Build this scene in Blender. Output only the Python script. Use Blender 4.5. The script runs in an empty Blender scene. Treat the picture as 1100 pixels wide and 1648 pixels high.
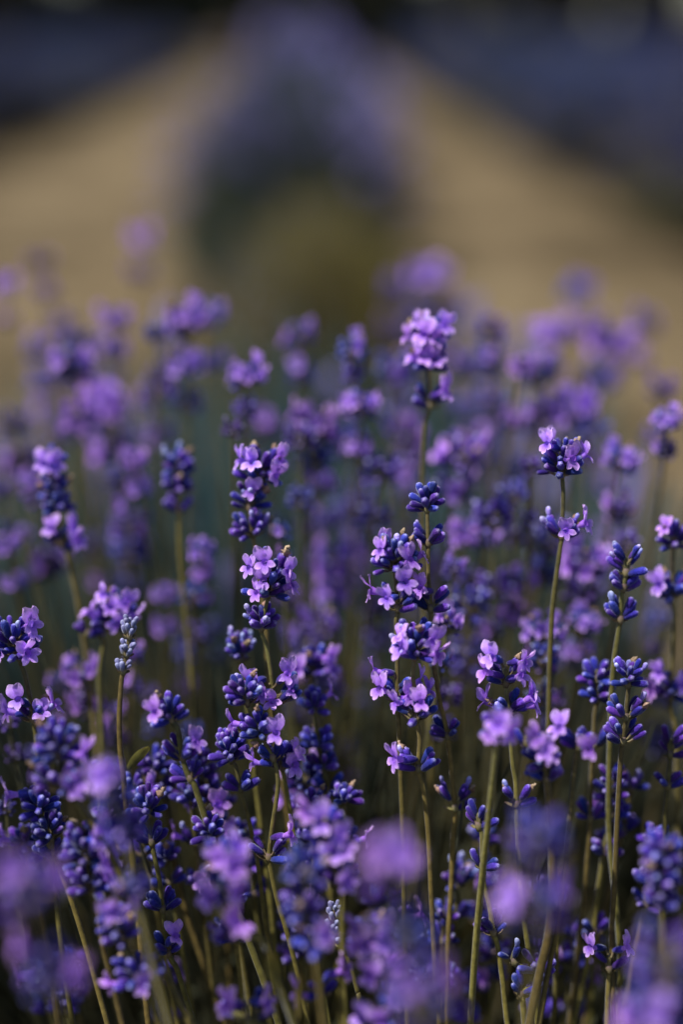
import bpy, math, random
from mathutils import Vector, Matrix, noise

S = bpy.context.scene
rnd = random.Random(7)
R = math.radians

# ------------------------------------------------------------------ camera
CAM_H, PITCH, YAW = 0.70, R(18.91), R(-1.38)
FOCUS, FPX = 0.50, 1648 * 50 / 36.0
cam_data = bpy.data.cameras.new("camera")
cam = bpy.data.objects.new("camera", cam_data)
S.collection.objects.link(cam)
S.camera = cam
cam_data.sensor_fit = 'VERTICAL'
cam_data.sensor_height = 36.0
cam_data.sensor_width = 24.0
cam_data.lens = 50.0
cam_data.clip_start = 0.02
cam_data.clip_end = 500.0
cam.location = (0, 0, CAM_H)
cam.rotation_euler = (R(90) - PITCH, 0, YAW)
cam_data.dof.use_dof = True
cam_data.dof.focus_distance = FOCUS
cam_data.dof.aperture_fstop = 1.7

# ------------------------------------------------------------------ sky, sun, exposure
SUN_EL, SUN_AZ = R(60), R(-105)          # azimuth from +Y (ahead of the camera) towards +X
world = bpy.data.worlds.new("World")
S.world = world
world.use_nodes = True
wn = world.node_tree
bg = wn.nodes["Background"]
sky = wn.nodes.new("ShaderNodeTexSky")
sky.sky_type = 'NISHITA'
sky.sun_disc = False
sky.sun_elevation = SUN_EL
sky.sun_rotation = SUN_AZ
wn.links.new(sky.outputs[0], bg.inputs[0])
bg.inputs[1].default_value = 0.085
sun_data = bpy.data.lights.new("sun", 'SUN')
sun_data.energy = 4.3
sun_data.angle = R(1.0)
sun_data.color = (1.0, 0.965, 0.92)
sun = bpy.data.objects.new("sun", sun_data)
S.collection.objects.link(sun)
sd = Vector((math.sin(SUN_AZ) * math.cos(SUN_EL), math.cos(SUN_AZ) * math.cos(SUN_EL), math.sin(SUN_EL)))
sun.rotation_euler = (-sd).to_track_quat('-Z', 'Y').to_euler()
sun.location = sd * 50
S.view_settings.view_transform = 'Standard'
S.view_settings.look = 'None'
S.view_settings.exposure = 0.55
S.view_settings.gamma = 1.0
S.view_settings.use_curve_mapping = False
S.cycles.use_denoising = True
S.cycles.max_bounces = 5
S.cycles.transparent_max_bounces = 4

# ------------------------------------------------------------------ helpers
CR = Matrix.Rotation(YAW, 3, 'Z') @ Matrix.Rotation(R(90) - PITCH, 3, 'X')
RIGHT, UP, FWD = CR @ Vector((1, 0, 0)), CR @ Vector((0, 1, 0)), CR @ Vector((0, 0, -1))
CAM = Vector((0, 0, CAM_H))

def at(px, py, depth):
    """a point of the place seen at photo pixel (px, py), 'depth' metres along the view axis"""
    return CAM + depth * (FWD + RIGHT * ((px - 550) / FPX) + UP * ((824 - py) / FPX))

def pix(p):
    d = p - CAM
    z = d.dot(FWD)
    return 550 + FPX * d.dot(RIGHT) / z, 824 - FPX * d.dot(UP) / z, z

class MB:
    """collects geometry for one mesh"""
    def __init__(s):
        s.v, s.f, s.m, s.t = [], [], [], []
    def add(s, verts, faces, mat=0, t=None):
        o = len(s.v)
        s.v += verts
        s.t += t if t is not None else [0.5] * len(verts)
        s.f += [tuple(i + o for i in f) for f in faces]
        s.m += [mat] * len(faces)
    def add_mb(s, other, M, matmap=None):
        o = len(s.v)
        s.v += [M @ Vector(p) for p in other.v]
        s.t += other.t
        s.f += [tuple(i + o for i in f) for f in other.f]
        s.m += [(matmap[i] if matmap else i) for i in other.m]
    def mesh(s, name, mats):
        me = bpy.data.meshes.new(name)
        me.from_pydata([tuple(p) for p in s.v], [], s.f)
        for m in mats:
            me.materials.append(m)
        me.polygons.foreach_set("material_index", s.m)
        me.polygons.foreach_set("use_smooth", [True] * len(s.f))
        a = me.attributes.new("tone", 'FLOAT', 'POINT')
        a.data.foreach_set("value", s.t)
        me.update()
        return me

def obj(name, me, parent=None, M=None):
    o = bpy.data.objects.new(name, me)
    S.collection.objects.link(o)
    if M is not None:
        o.matrix_basis = M
    if parent is not None:
        o.parent = parent
    return o

def tag(o, label=None, cat=None, group=None, kind=None):
    for k, v in (("label", label), ("category", cat), ("group", group), ("kind", kind)):
        if v:
            o[k] = v
    return o

def tube(mb, pts, radii, seg=8, mat=0, ridge=0.0, t0=0.0, t1=1.0, cap=True):
    n = len(pts)
    rings, ts = [], []
    prev = None
    for i, p in enumerate(pts):
        d = (pts[min(i + 1, n - 1)] - pts[max(i - 1, 0)])
        d = d.normalized() if d.length > 1e-9 else Vector((0, 0, 1))
        if prev is None:
            a = d.orthogonal().normalized()
        else:
            a = (prev - d * prev.dot(d))
            a = a.normalized() if a.length > 1e-9 else d.orthogonal().normalized()
        prev = a
        b = d.cross(a)
        for k in range(seg):
            an = 2 * math.pi * k / seg
            r = radii[i] * (1 + (ridge if k % 2 == 0 else -ridge))
            rings.append(p + (a * math.cos(an) + b * math.sin(an)) * r)
            ts.append(t0 + (t1 - t0) * i / max(1, n - 1))
    faces = []
    for i in range(n - 1):
        for k in range(seg):
            k2 = (k + 1) % seg
            faces.append((i * seg + k, i * seg + k2, (i + 1) * seg + k2, (i + 1) * seg + k))
    if cap:
        faces.append(tuple(range(seg))[::-1])
        faces.append(tuple((n - 1) * seg + k for k in range(seg)))
    mb.add(rings, faces, mat, ts)

def catmull(P, per=6):
    out = []
    n = len(P)
    for i in range(n - 1):
        p0, p1, p2, p3 = P[max(i - 1, 0)], P[i], P[i + 1], P[min(i + 2, n - 1)]
        for k in range(per):
            t = k / per
            out.append(0.5 * ((2 * p1) + (p2 - p0) * t + (2 * p0 - 5 * p1 + 4 * p2 - p3) * t * t + (3 * p1 - p0 - 3 * p2 + p3) * t ** 3))
    out.append(P[-1].copy())
    return out

def frame(z, up=Vector((0, 0, 1))):
    """3x3 with local Z along z and local Y towards up"""
    z = z.normalized()
    y = up - z * up.dot(z)
    y = y.normalized() if y.length > 1e-4 else z.orthogonal().normalized()
    x = y.cross(z)
    return Matrix((x, y, z)).transposed()

# ------------------------------------------------------------------ materials
def new_mat(name):
    m = bpy.data.materials.new(name)
    m.use_nodes = True
    nt = m.node_tree
    return m, nt, nt.nodes["Principled BSDF"], nt.nodes["Material Output"]

def ramp(nt, stops, fac):
    n = nt.nodes.new("ShaderNodeValToRGB")
    e = n.color_ramp.elements
    while len(e) < len(stops):
        e.new(0.5)
    for el, (p, c) in zip(e, stops):
        el.position = p
        el.color = (*c, 1)
    nt.links.new(fac, n.inputs[0])
    return n.outputs[0]

def tone(nt):
    n = nt.nodes.new("ShaderNodeAttribute")
    n.attribute_name = "tone"
    return n.outputs["Fac"]

def noise_fac(nt, scale, detail=3, coord="Object"):
    tc = nt.nodes.new("ShaderNodeTexCoord")
    n = nt.nodes.new("ShaderNodeTexNoise")
    n.inputs["Scale"].default_value = scale
    n.inputs["Detail"].default_value = detail
    nt.links.new(tc.outputs[coord], n.inputs["Vector"])
    return n.outputs["Fac"]

def vary(nt, col, amount=0.25, hue=0.02, noise_scale=None):
    """per-object variation of hue and value, and a fine mottling"""
    info = nt.nodes.new("ShaderNodeObjectInfo")
    hsv = nt.nodes.new("ShaderNodeHueSaturation")
    a = nt.nodes.new("ShaderNodeMapRange")
    a.inputs[3].default_value, a.inputs[4].default_value = 0.5 - hue, 0.5 + hue
    b = nt.nodes.new("ShaderNodeMapRange")
    b.inputs[3].default_value, b.inputs[4].default_value = 1 - amount, 1 + amount
    mul = nt.nodes.new("ShaderNodeMath"); mul.operation = 'MULTIPLY'; mul.inputs[1].default_value = 7.31
    fr = nt.nodes.new("ShaderNodeMath"); fr.operation = 'FRACT'
    nt.links.new(info.outputs["Random"], a.inputs[0])
    nt.links.new(info.outputs["Random"], mul.inputs[0])
    nt.links.new(mul.outputs[0], fr.inputs[0])
    nt.links.new(fr.outputs[0], b.inputs[0])
    nt.links.new(a.outputs[0], hsv.inputs["Hue"])
    if noise_scale:
        nf = noise_fac(nt, noise_scale)
        c = nt.nodes.new("ShaderNodeMapRange")
        c.inputs[1].default_value, c.inputs[2].default_value = 0.3, 0.7
        c.inputs[3].default_value, c.inputs[4].default_value = 0.65, 1.3
        nt.links.new(nf, c.inputs[0])
        m2 = nt.nodes.new("ShaderNodeMath"); m2.operation = 'MULTIPLY'
        nt.links.new(c.outputs[0], m2.inputs[0]); nt.links.new(b.outputs[0], m2.inputs[1])
        nt.links.new(m2.outputs[0], hsv.inputs["Value"])
    else:
        nt.links.new(b.outputs[0], hsv.inputs["Value"])
    nt.links.new(col, hsv.inputs["Color"])
    return hsv.outputs[0]

def plant_mat(name, stops, rough=0.6, transl=0.0, amount=0.25, hue=0.015, nscale=900, sheen=0.0, spec=0.3, bump=0.0):
    m, nt, p, out = new_mat(name)
    c = vary(nt, ramp(nt, stops, tone(nt)), amount, hue, nscale)
    nt.links.new(c, p.inputs["Base Color"])
    p.inputs["Roughness"].default_value = rough
    p.inputs["Specular IOR Level"].default_value = spec
    if sheen:
        p.inputs["Sheen Weight"].default_value = sheen
        p.inputs["Sheen Roughness"].default_value = 0.4
        p.inputs["Sheen Tint"].default_value = (0.75, 0.8, 1.0, 1)
    if bump:
        b = nt.nodes.new("ShaderNodeBump")
        b.inputs["Strength"].default_value = bump
        b.inputs["Distance"].default_value = 0.0003
        nt.links.new(noise_fac(nt, 2500), b.inputs["Height"])
        nt.links.new(b.outputs[0], p.inputs["Normal"])
    if transl:
        tr = nt.nodes.new("ShaderNodeBsdfTranslucent")
        nt.links.new(c, tr.inputs["Color"])
        mx = nt.nodes.new("ShaderNodeMixShader")
        mx.inputs[0].default_value = transl
        nt.links.new(p.outputs[0], mx.inputs[1]); nt.links.new(tr.outputs[0], mx.inputs[2])
        nt.links.new(mx.outputs[0], out.inputs["Surface"])
    return m

M_BUD = plant_mat("bud_indigo", [(0.0, (0.09, 0.095, 0.06)), (0.16, (0.035, 0.025, 0.12)), (0.45, (0.026, 0.013, 0.165)),
                                 (0.78, (0.06, 0.032, 0.3)), (0.92, (0.14, 0.1, 0.42)), (1.0, (0.34, 0.3, 0.62))], 0.85, 0.05, 0.42, 0.03, 1100, 0.3, 0.1, 1.0)
M_TIP = plant_mat("tip_pale_blue", [(0.0, (0.12, 0.09, 0.42)), (0.5, (0.24, 0.22, 0.62)), (1.0, (0.5, 0.5, 0.8))], 0.7, 0.15, 0.3, 0.03, 900, 0.35, 0.2, 0.4)
M_PETAL = plant_mat("petal_lilac", [(0.0, (0.14, 0.04, 0.36)), (0.22, (0.40, 0.17, 0.8)), (0.6, (0.62, 0.33, 0.95)), (1.0, (0.82, 0.58, 0.97))],
                    0.5, 0.4, 0.16, 0.012, 500, 0.0, 0.25)
M_TAN = plant_mat("withered_tan", [(0.0, (0.16, 0.09, 0.14)), (0.4, (0.34, 0.21, 0.15)), (1.0, (0.5, 0.36, 0.25))], 0.8, 0.2, 0.3, 0.02, 1200, 0, 0.15, 0.5)
M_STEM = plant_mat("stem_olive", [(0.0, (0.12, 0.092, 0.018)), (0.5, (0.13, 0.102, 0.022)), (1.0, (0.1, 0.086, 0.03))], 0.55, 0.0, 0.3, 0.02, 450, 0.2, 0.3, 0.5)
M_BRACT = plant_mat("bract_brown_green", [(0.0, (0.16, 0.14, 0.05)), (0.6, (0.2, 0.16, 0.08)), (1.0, (0.16, 0.1, 0.1))], 0.7, 0.2, 0.25, 0.02, 600)
M_PALE = plant_mat("young_bud_grey", [(0.0, (0.3, 0.24, 0.04)), (0.3, (0.2, 0.19, 0.16)), (0.6, (0.16, 0.16, 0.34)), (1.0, (0.3, 0.3, 0.48))], 0.7, 0.1, 0.2, 0.02, 800, 0.3, 0.2, 0.35)
M_LEAF = plant_mat("leaf_olive", [(0.0, (0.14, 0.12, 0.03)), (0.6, (0.19, 0.16, 0.035)), (1.0, (0.26, 0.2, 0.04))], 0.6, 0.25, 0.2, 0.02, 300, 0.1)
M_STALK_SHADED = plant_mat("stalk_brown_shaded", [(0.0, (0.02, 0.016, 0.006)), (0.5, (0.05, 0.04, 0.012)), (1.0, (0.05, 0.055, 0.035))], 0.8, 0.0, 0.3, 0.02, 40)  # stalk colour darkened: the shade inside the bush is painted in
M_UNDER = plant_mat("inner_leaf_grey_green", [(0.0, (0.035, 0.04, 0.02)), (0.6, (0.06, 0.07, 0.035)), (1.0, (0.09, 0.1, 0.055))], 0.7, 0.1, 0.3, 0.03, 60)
M_ROWLEAF = plant_mat("row_leaf_grey_green", [(0.0, (0.08, 0.06, 0.015)), (0.6, (0.07, 0.085, 0.06)), (1.0, (0.08, 0.125, 0.115))], 0.7, 0.3, 0.3, 0.03, 12)
M_ROWSPIKE_SHADED = plant_mat("row_spike_shaded_blue", [(0.0, (0.014, 0.022, 0.045)), (0.5, (0.03, 0.042, 0.115)), (1.0, (0.058, 0.068, 0.2))], 0.7, 0.15, 0.2, 0.02, 20)  # dark copy of the violet spikes, side rows' shade put into the colour
M_ROWLEAF_SHADED = plant_mat("row_leaf_shaded_teal", [(0.0, (0.03, 0.024, 0.006)), (0.6, (0.022, 0.03, 0.022)), (1.0, (0.022, 0.042, 0.042))], 0.7, 0.15, 0.3, 0.03, 12)  # leaf colour darkened too, painted shade of the side rows
M_STALK_TEAL = plant_mat("stalk_teal_shadow_tint", [(0.0, (0.05, 0.045, 0.015)), (0.6, (0.035, 0.075, 0.07)), (1.0, (0.05, 0.115, 0.125))], 0.7, 0.1, 0.3, 0.03, 30)  # grey-green stalks pushed to teal, cool shadow tone painted into them
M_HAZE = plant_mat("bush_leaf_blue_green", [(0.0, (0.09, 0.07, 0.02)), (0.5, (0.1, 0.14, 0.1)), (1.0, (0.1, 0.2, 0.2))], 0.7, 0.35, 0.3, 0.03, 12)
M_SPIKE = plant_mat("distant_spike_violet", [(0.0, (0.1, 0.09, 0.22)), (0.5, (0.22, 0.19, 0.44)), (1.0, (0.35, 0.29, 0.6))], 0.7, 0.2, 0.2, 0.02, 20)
M_DARKLEAF = plant_mat("dark_evergreen", [(0.0, (0.012, 0.015, 0.008)), (1.0, (0.035, 0.035, 0.016))], 0.7, 0.0, 0.3, 0.03, 3)
M_BARK = plant_mat("bark_brown", [(0.0, (0.05, 0.035, 0.02)), (1.0, (0.09, 0.065, 0.04))], 0.9, 0.0, 0.2, 0.02, 30)

def ground_mat(name, c1, c2, c3, s1, s2, bump):
    m, nt, p, out = new_mat(name)
    a = noise_fac(nt, s1, 6)
    b = noise_fac(nt, s2, 4)
    mx = nt.nodes.new("ShaderNodeMath"); mx.operation = 'MULTIPLY_ADD'
    mx.inputs[1].default_value = 0.55
    nt.links.new(a, mx.inputs[0])
    h = nt.nodes.new("ShaderNodeMath"); h.operation = 'MULTIPLY'; h.inputs[1].default_value = 0.45
    nt.links.new(b, h.inputs[0]); nt.links.new(h.outputs[0], mx.inputs[2])
    nt.links.new(ramp(nt, [(0.36, c1), (0.5, c2), (0.64, c3)], mx.outputs[0]), p.inputs["Base Color"])
    p.inputs["Roughness"].default_value = 0.95
    p.inputs["Specular IOR Level"].default_value = 0.1
    bm = nt.nodes.new("ShaderNodeBump")
    bm.inputs["Strength"].default_value = bump
    bm.inputs["Distance"].default_value = 0.02
    nt.links.new(mx.outputs[0], bm.inputs["Height"])
    nt.links.new(bm.outputs[0], p.inputs["Normal"])
    return m

M_PATH = ground_mat("dry_straw_path", (0.03, 0.022, 0.011), (0.12, 0.087, 0.046), (0.235, 0.18, 0.103), 1.5, 9, 0.8)
M_SOIL = ground_mat("dark_soil", (0.025, 0.018, 0.01), (0.05, 0.037, 0.02), (0.08, 0.06, 0.033), 3, 60, 0.8)
M_FIELD = ground_mat("brown_field", (0.06, 0.045, 0.02), (0.09, 0.07, 0.035), (0.13, 0.1, 0.05), 0.3, 8, 0.6)

# ------------------------------------------------------------------ ground
def strip(name, x0, x1, y0, y1, z, mat, nx=2, ny=2, wob=0.0, amp=0.0):
    mb = MB()
    vs, fs = [], []
    for j in range(ny + 1):
        for i in range(nx + 1):
            x = x0 + (x1 - x0) * i / nx
            y = y0 + (y1 - y0) * j / ny
            if wob and i in (0, nx):
                x += wob * noise.noise((x * 3.1, y * 1.7, 4.2))
            vs.append(Vector((x, y, z + amp * noise.noise((x * 2.3, y * 2.3, z * 50)))))
    for j in range(ny):
        for i in range(nx):
            a = j * (nx + 1) + i
            fs.append((a, a + 1, a + nx + 2, a + nx + 1))
    mb.add(vs, fs, 0)
    o = obj(name, mb.mesh(name, [mat]))
    o["kind"] = "structure"
    return o

strip("ground", -400, 400, -60, 460, -0.006, M_FIELD, 4, 4)
strip("path", 0.27, 1.22, -3, 30, 0.004, M_PATH, 6, 160, 0.09)
strip("path", -1.75, -0.30, -3, 30, 0.004, M_PATH, 6, 160, 0.09)
strip("soil", -0.42, 0.40, -3, 30, 0.0, M_SOIL, 6, 120, 0.06)
strip("soil", 1.13, 2.1, -3, 30, 0.0, M_SOIL, 6, 120, 0.06)
strip("soil", -2.6, -1.66, -3, 30, 0.0, M_SOIL, 6, 120, 0.06)

# ------------------------------------------------------------------ lavender pieces (prototypes, metres)
def make_bud(seed, L=0.0066, r=0.00122):
    g = random.Random(seed)
    mb = MB()
    prof = [(0, .36), (.1, .66), (.28, .9), (.5, 1.02), (.76, 1.06), (.92, .86), (1.0, .42)]
    bend = g.uniform(-.12, .18)
    pts = [Vector((0, bend * L * t * t, t * L)) for t, _ in prof]
    tube(mb, pts, [r * q * g.uniform(.95, 1.05) for _, q in prof], 10, 0, 0.13)
    # calyx teeth
    for k in range(3):
        an = 2 * math.pi * (k + g.random() * .4) / 3
        e = Vector((math.cos(an), math.sin(an), 0))
        b = pts[-2] + e * r * .55
        s = Vector((-e.y, e.x, 0)) * r * .32
        mb.add([b - s, b + s, pts[-1] + e * r * .35 + Vector((0, 0, L * .06))], [(0, 1, 2)], 0, [.85, .85, 1])
    return mb

def petal(mb, origin, dirv, normal, length, width, curl, cup, mat, g, t0=.25):
    dirv = dirv.normalized()
    side = normal.cross(dirv).normalized()
    nrm = dirv.cross(side).normalized()
    vs, fs, ts = [], [], []
    nu, nv = 5, 4
    ph = g.uniform(0, 6)
    for i in range(nu + 1):
        t = i / nu
        wdt = width * (0.36 + 0.64 * math.sin(math.pi * min(1, .12 + t * .72)) ** .9) * (1 if t < .8 else math.sqrt(max(0.0, 1 - ((t - .8) / .2) ** 2) * .65 + .12))
        for j in range(nv + 1):
            s = (j / nv - .5)
            p = origin + dirv * (length * t) + side * (wdt * s)
            p = p + nrm * (curl * length * t * t + cup * width * (s * s * 4) * t - cup * width * .3 * t + .085 * length * t * math.sin(ph + s * 11 + t * 6))
            vs.append(p)
            ts.append(max(0, min(1, t0 + (1 - t0) * t * .95 - .16 * (1 - abs(s) * 2) * (1 - t * .6) + g.uniform(-.05, .05))))
    for i in range(nu):
        for j in range(nv):
            a = i * (nv + 1) + j
            fs.append((a, a + 1, a + nv + 2, a + nv + 1))
    mb.add(vs, fs, mat, ts)

def make_flower(seed):
    """calyx (slot 0), lilac corolla (slot 1): tube, two tall upper lobes, three lower lobes"""
    g = random.Random(seed)
    mb = MB()
    mb.add_mb(make_bud(seed, 0.0052, 0.0012), Matrix.Identity(4))
    z0, z1 = .0042, .0078
    pts = [Vector((0, .0004 * k * k / 9, z0 + (z1 - z0) * k / 3)) for k in range(4)]
    tube(mb, pts, [.0007, .0009, .0011, .00135], 8, 1, 0.0, 0.55, 0.15, cap=False)
    c = pts[-1]
    Z, Y, X = Vector((0, 0, 1)), Vector((0, 1, 0)), Vector((1, 0, 0))
    for sgn in (-1, 1):
        d = (Y * 1.0 + X * sgn * g.uniform(.32, .5) + Z * g.uniform(.35, .75))
        o = c + (Y * .0009 + X * sgn * .0005)
        if seed % 5 == 4 and sgn > 0:
            d = d + Z * 1.2
        petal(mb, o, d, Z - Y * .3, g.uniform(.0044, .0052), .0040, g.uniform(-.28, .05), .10, 1, g, .3)
    for an in (-58, 0, 58):
        q = R(an + g.uniform(-8, 8))
        d = (-Y * math.cos(q) + X * math.sin(q)) + Z * g.uniform(.2, .6)
        o = c + (-Y * math.cos(q) + X * math.sin(q)) * .0010
        if seed % 3 == 1 and an == 58:
            continue
        petal(mb, o, d, Z, g.uniform(.0028, .0034), .0025, g.uniform(-.35, -.1), .08, 1, g, .25)
    return mb

def make_opening(seed):
    """calyx with a pale closed corolla pushing out"""
    g = random.Random(seed)
    mb = MB()
    mb.add_mb(make_bud(seed, 0.0056, 0.0012), Matrix.Identity(4))
    pts = [Vector((0, 0, .0048)), Vector((0, .0001, .0060)), Vector((0, .0003, .0072)), Vector((0, .0006, .0081)), Vector((0, .0008, .0085))]
    tube(mb, pts, [.0007, .00085, .00105, .00085, .00035], 7, 2, 0.12)
    return mb

def make_withered(seed):
    g = random.Random(seed)
    mb = MB()
    mb.add_mb(make_bud(seed, 0.0056, 0.00125), Matrix.Identity(4))
    pts, rr = [], []
    for k in range(7):
        t = k / 6
        pts.append(Vector((g.uniform(-.0006, .0006) * t, g.uniform(-.0006, .0006) * t, .0048 + .0037 * t)))
        rr.append((.00035 + .00055 * math.sin(math.pi * min(1, t * 1.1))) * g.uniform(.55, 1.5))
    tube(mb, pts, rr, 8, 3, 0.38)
    return mb

PIECE_MATS = [M_BUD, M_PETAL, M_TIP, M_TAN]
PROTO, MESH = {}, {}
for k in range(7):
    PROTO["bud", k] = make_bud(10 + k)
    PROTO["opening_bud", k] = make_opening(30 + k)
    PROTO["withered_flower", k] = make_withered(50 + k)
    PROTO["flower", k] = make_flower(70 + k)
for (kind, k), mb in PROTO.items():
    MESH[kind, k] = mb.mesh(kind, PIECE_MATS)
for k in range(2):
    MESH["young_bud", k] = make_bud(90 + k, 0.0045, 0.00095).mesh("young_bud", [M_PALE])
    PROTO["young_bud", k] = PROTO["bud", k]

def bract_mb(rad, g, n=2):
    """papery bracts and the small node that carry a whorl"""
    mb = MB()
    r0 = .0009
    tube(mb, [Vector((0, 0, -.0016)), Vector((0, 0, -.0004)), Vector((0, 0, .0008)), Vector((0, 0, .002))], [.0008, .00125, .00135, .0009], 8, 0, .05)
    for k in range(n):
        an = 2 * math.pi * k / n + g.uniform(-.25, .25)
        e = Vector((math.cos(an), math.sin(an), 0))
        s = Vector((-e.y, e.x, 0))
        ln = min(.005, rad * .55)
        vs, ts = [], []
        for i in range(4):
            t = i / 3
            c = e * (r0 + ln * t) + Vector((0, 0, ln * .55 * t * t - .0004))
            w = .0021 * (1 - t) ** .6 * (.6 + t)
            vs += [c - s * w + Vector((0, 0, w * .4)), c - Vector((0, 0, w * .15)), c + s * w + Vector((0, 0, w * .4))]
            ts += [t] * 3
        fs = []
        for i in range(3):
            for j in range(2):
                a = i * 3 + j
                fs.append((a, a + 1, a + 4, a + 3))
        mb.add(vs, fs, 0, ts)
    return mb

def whorl_pieces(rad, hgt, mode, nb, flowers, ntan, nblue, g, azimuth=None, sc=1.0):
    """pieces of one whorl round +Z at the origin: (kind, variant, 4x4) and pedicels.
    flowers: list of (local target Vector) or int. mode V two-sided, R ring, T terminal head"""
    out, ped = [], []
    L = .0058 * sc
    if azimuth is None:
        azimuth = g.uniform(0, 6.28)
    kinds = ["withered_flower"] * ntan + ["opening_bud"] * nblue
    kinds += ["bud"] * max(0, nb - len(kinds))
    order = list(range(nb))
    g.shuffle(order)
    for i in range(nb):
        tf = (i + g.uniform(.1, .9)) / nb
        kind = kinds[order[i]] if order[i] < len(kinds) else "bud"
        if kind != "bud":
            tf = min(1, tf * .6 + .4)
        if mode == 'V':
            side = i % 2
            az = azimuth + side * math.pi + g.uniform(-.75, .75)
            el = R(g.uniform(12, 30) + 42 * tf)
        else:
            az = azimuth + i * 2.39996 + g.uniform(-.3, .3)
            el = R(g.uniform(52, 80)) if mode == 'Y' else R((2 + 60 * tf if mode == 'R' else 0 + 78 * tf) + g.uniform(-8, 8))
        reach = rad * (1 - .30 * tf * (1.5 if mode == 'T' else 1)) * g.uniform(.88, 1.06)
        e = Vector((math.cos(az), math.sin(az), 0))
        d = e * math.cos(el) + Vector((0, 0, 1)) * math.sin(el)
        ls = sc * g.uniform(.72, 1.15)
        z = max(0.0, hgt - L * .75) * tf
        tip = e * reach + Vector((0, 0, z + L * math.sin(el) * .9))
        base = tip - d * (.0058 * ls)
        rr = Vector((base.x, base.y, 0))
        if rr.dot(e) < .0008:
            base = e * .0008 + Vector((0, 0, base.z))
        Mx = Matrix.Translation(base) @ frame(d, Vector((0, 0, 1)) + Vector((g.uniform(-.3, .3), g.uniform(-.3, .3), 0))).to_4x4() @ Matrix.Rotation(g.uniform(-.5, .5), 4, 'Z') @ Matrix.Scale(ls, 4)
        out.append((kind, g.randrange(7), Mx))
        ped.append((Vector((e.x * .0006, e.y * .0006, max(0, base.z - .0022))), base + d * .0005))
    if isinstance(flowers, int):
        fl = []
        for i in range(flowers):
            az = azimuth + i * 2.39996 + .9
            fl.append(Vector((math.cos(az) * rad * g.uniform(.85, 1.05), math.sin(az) * rad * g.uniform(.85, 1.05), hgt * g.uniform(.3, .95))))
    else:
        fl = flowers
    for tg in fl:
        e = Vector((tg.x, tg.y, 0))
        e = e.normalized() if e.length > 1e-5 else Vector((0, -1, 0))
        el = R(g.uniform(2, 34))
        d = e * math.cos(el) + Vector((0, 0, 1)) * math.sin(el)
        d = (d + Vector((g.uniform(-.2, .2), g.uniform(-.2, .2), 0))).normalized()
        ls = sc * g.uniform(.88, 1.2)
        base = tg - d * (.0076 * ls)
        if Vector((base.x, base.y, 0)).dot(e) < .0006:
            base = base + e * (.0006 - Vector((base.x, base.y, 0)).dot(e))
        Mx = Matrix.Translation(base) @ frame(d).to_4x4() @ Matrix.Rotation(g.uniform(-.35, .35), 4, 'Z') @ Matrix.Scale(ls, 4)
        out.append(("flower", g.randrange(7), Mx))
        ped.append((Vector((e.x * .0006, e.y * .0006, max(0, base.z - .002))), base + d * .0004))
    return out, ped

def pedicel_mb(mb, ped):
    for a, b in ped:
        if (b - a).length > .0006:
            m = (a + b) / 2 - Vector((0, 0, (b - a).length * .12))
            tube(mb, [a, m, b], [.00045, .0004, .0005], 5, 0, 0, .3, .9, cap=False)

# joined whorls for stems too far out of focus to tell their buds apart
WH = {}
for typ, nb, nf, nt_, nbl in (("F", 20, 7, 2, 1), ("f", 19, 2, 2, 2), ("B", 20, 0, 0, 3)):
    for k in range(4):
        g = random.Random(hash((typ == "F", typ == "f", k)) % 9999 + k)
        pcs, ped = whorl_pieces(.0100, .0125, 'R', nb, nf, nt_, nbl, g)
        mb = bract_mb(.010, g)
        pedicel_mb(mb, ped)
        base = mb
        base.m = [4] * len(base.m)
        for kind, v, Mx in pcs:
            base.add_mb(PROTO[kind, v], Mx)
        WH[typ, k] = base.mesh("whorl", PIECE_MATS + [M_BRACT])

# ------------------------------------------------------------------ lavender stems
ALL = []                       # every stem: dict(root, px, py, dz, hero, ref ...)
BUSH = Vector((0.0, 0.62, 0))  # heart of the near bush

def base_for(p, g):
    """where a stem that passes p leaves the woody crown of the bush"""
    off = Vector((p.x, p.y, 0)) - BUSH
    k = .42 if off.length < .45 else .55
    return BUSH + off * k + Vector((g.uniform(-.02, .02), g.uniform(-.02, .02), 0))

def leaf_mb(a, b, width, g):
    d = b - a
    up = Vector((0, 0, 1)) - FWD * .4
    s = d.cross(FWD + UP * .5).normalized()
    n = s.cross(d).normalized()
    vs, fs, ts = [], [], []
    nu = 8
    for i in range(nu + 1):
        t = i / nu
        w = width * math.sin(math.pi * (.06 + .9 * t)) ** .7 * .5
        c = a + d * t + n * (d.length * .10 * math.sin(math.pi * t))
        for j, q in enumerate((-1, 0, 1)):
            vs.append(c + s * w * q - n * w * .35 * (1 - abs(q)))
            ts.append(t)
    for i in range(nu):
        for j in range(2):
            k = i * 3 + j
            fs.append((k, k + 1, k + 4, k + 3))
    mb = MB()
    mb.add(vs, fs, 0, ts)
    return mb

def stem_mesh(P, r_top, r_bot, tip=True, per=5):
    pts = catmull(P, per)
    n = len(pts)
    mb = MB()
    r_top, r_bot = r_top * .9, r_bot * .88
    rad = [r_top + (r_bot - r_top) * min(1, i / n * 1.6) for i in range(n)]
    if tip:
        rad[0] *= .5
    tube(mb, pts, rad, 8, 0, .14, 1.0, 0.0)
    return mb

def W(x, y, w, h=None, mode='R', nb=10, fl=(), tan=0, blue=0):
    return dict(x=x, y=y, w=w, h=h or w * .55, mode=mode, nb=int(nb * (1.15 if mode == 'V' else 1.4) + .5), fl=fl, tan=tan + (1 if nb >= 9 and mode != 'V' else 0), blue=blue)

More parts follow.
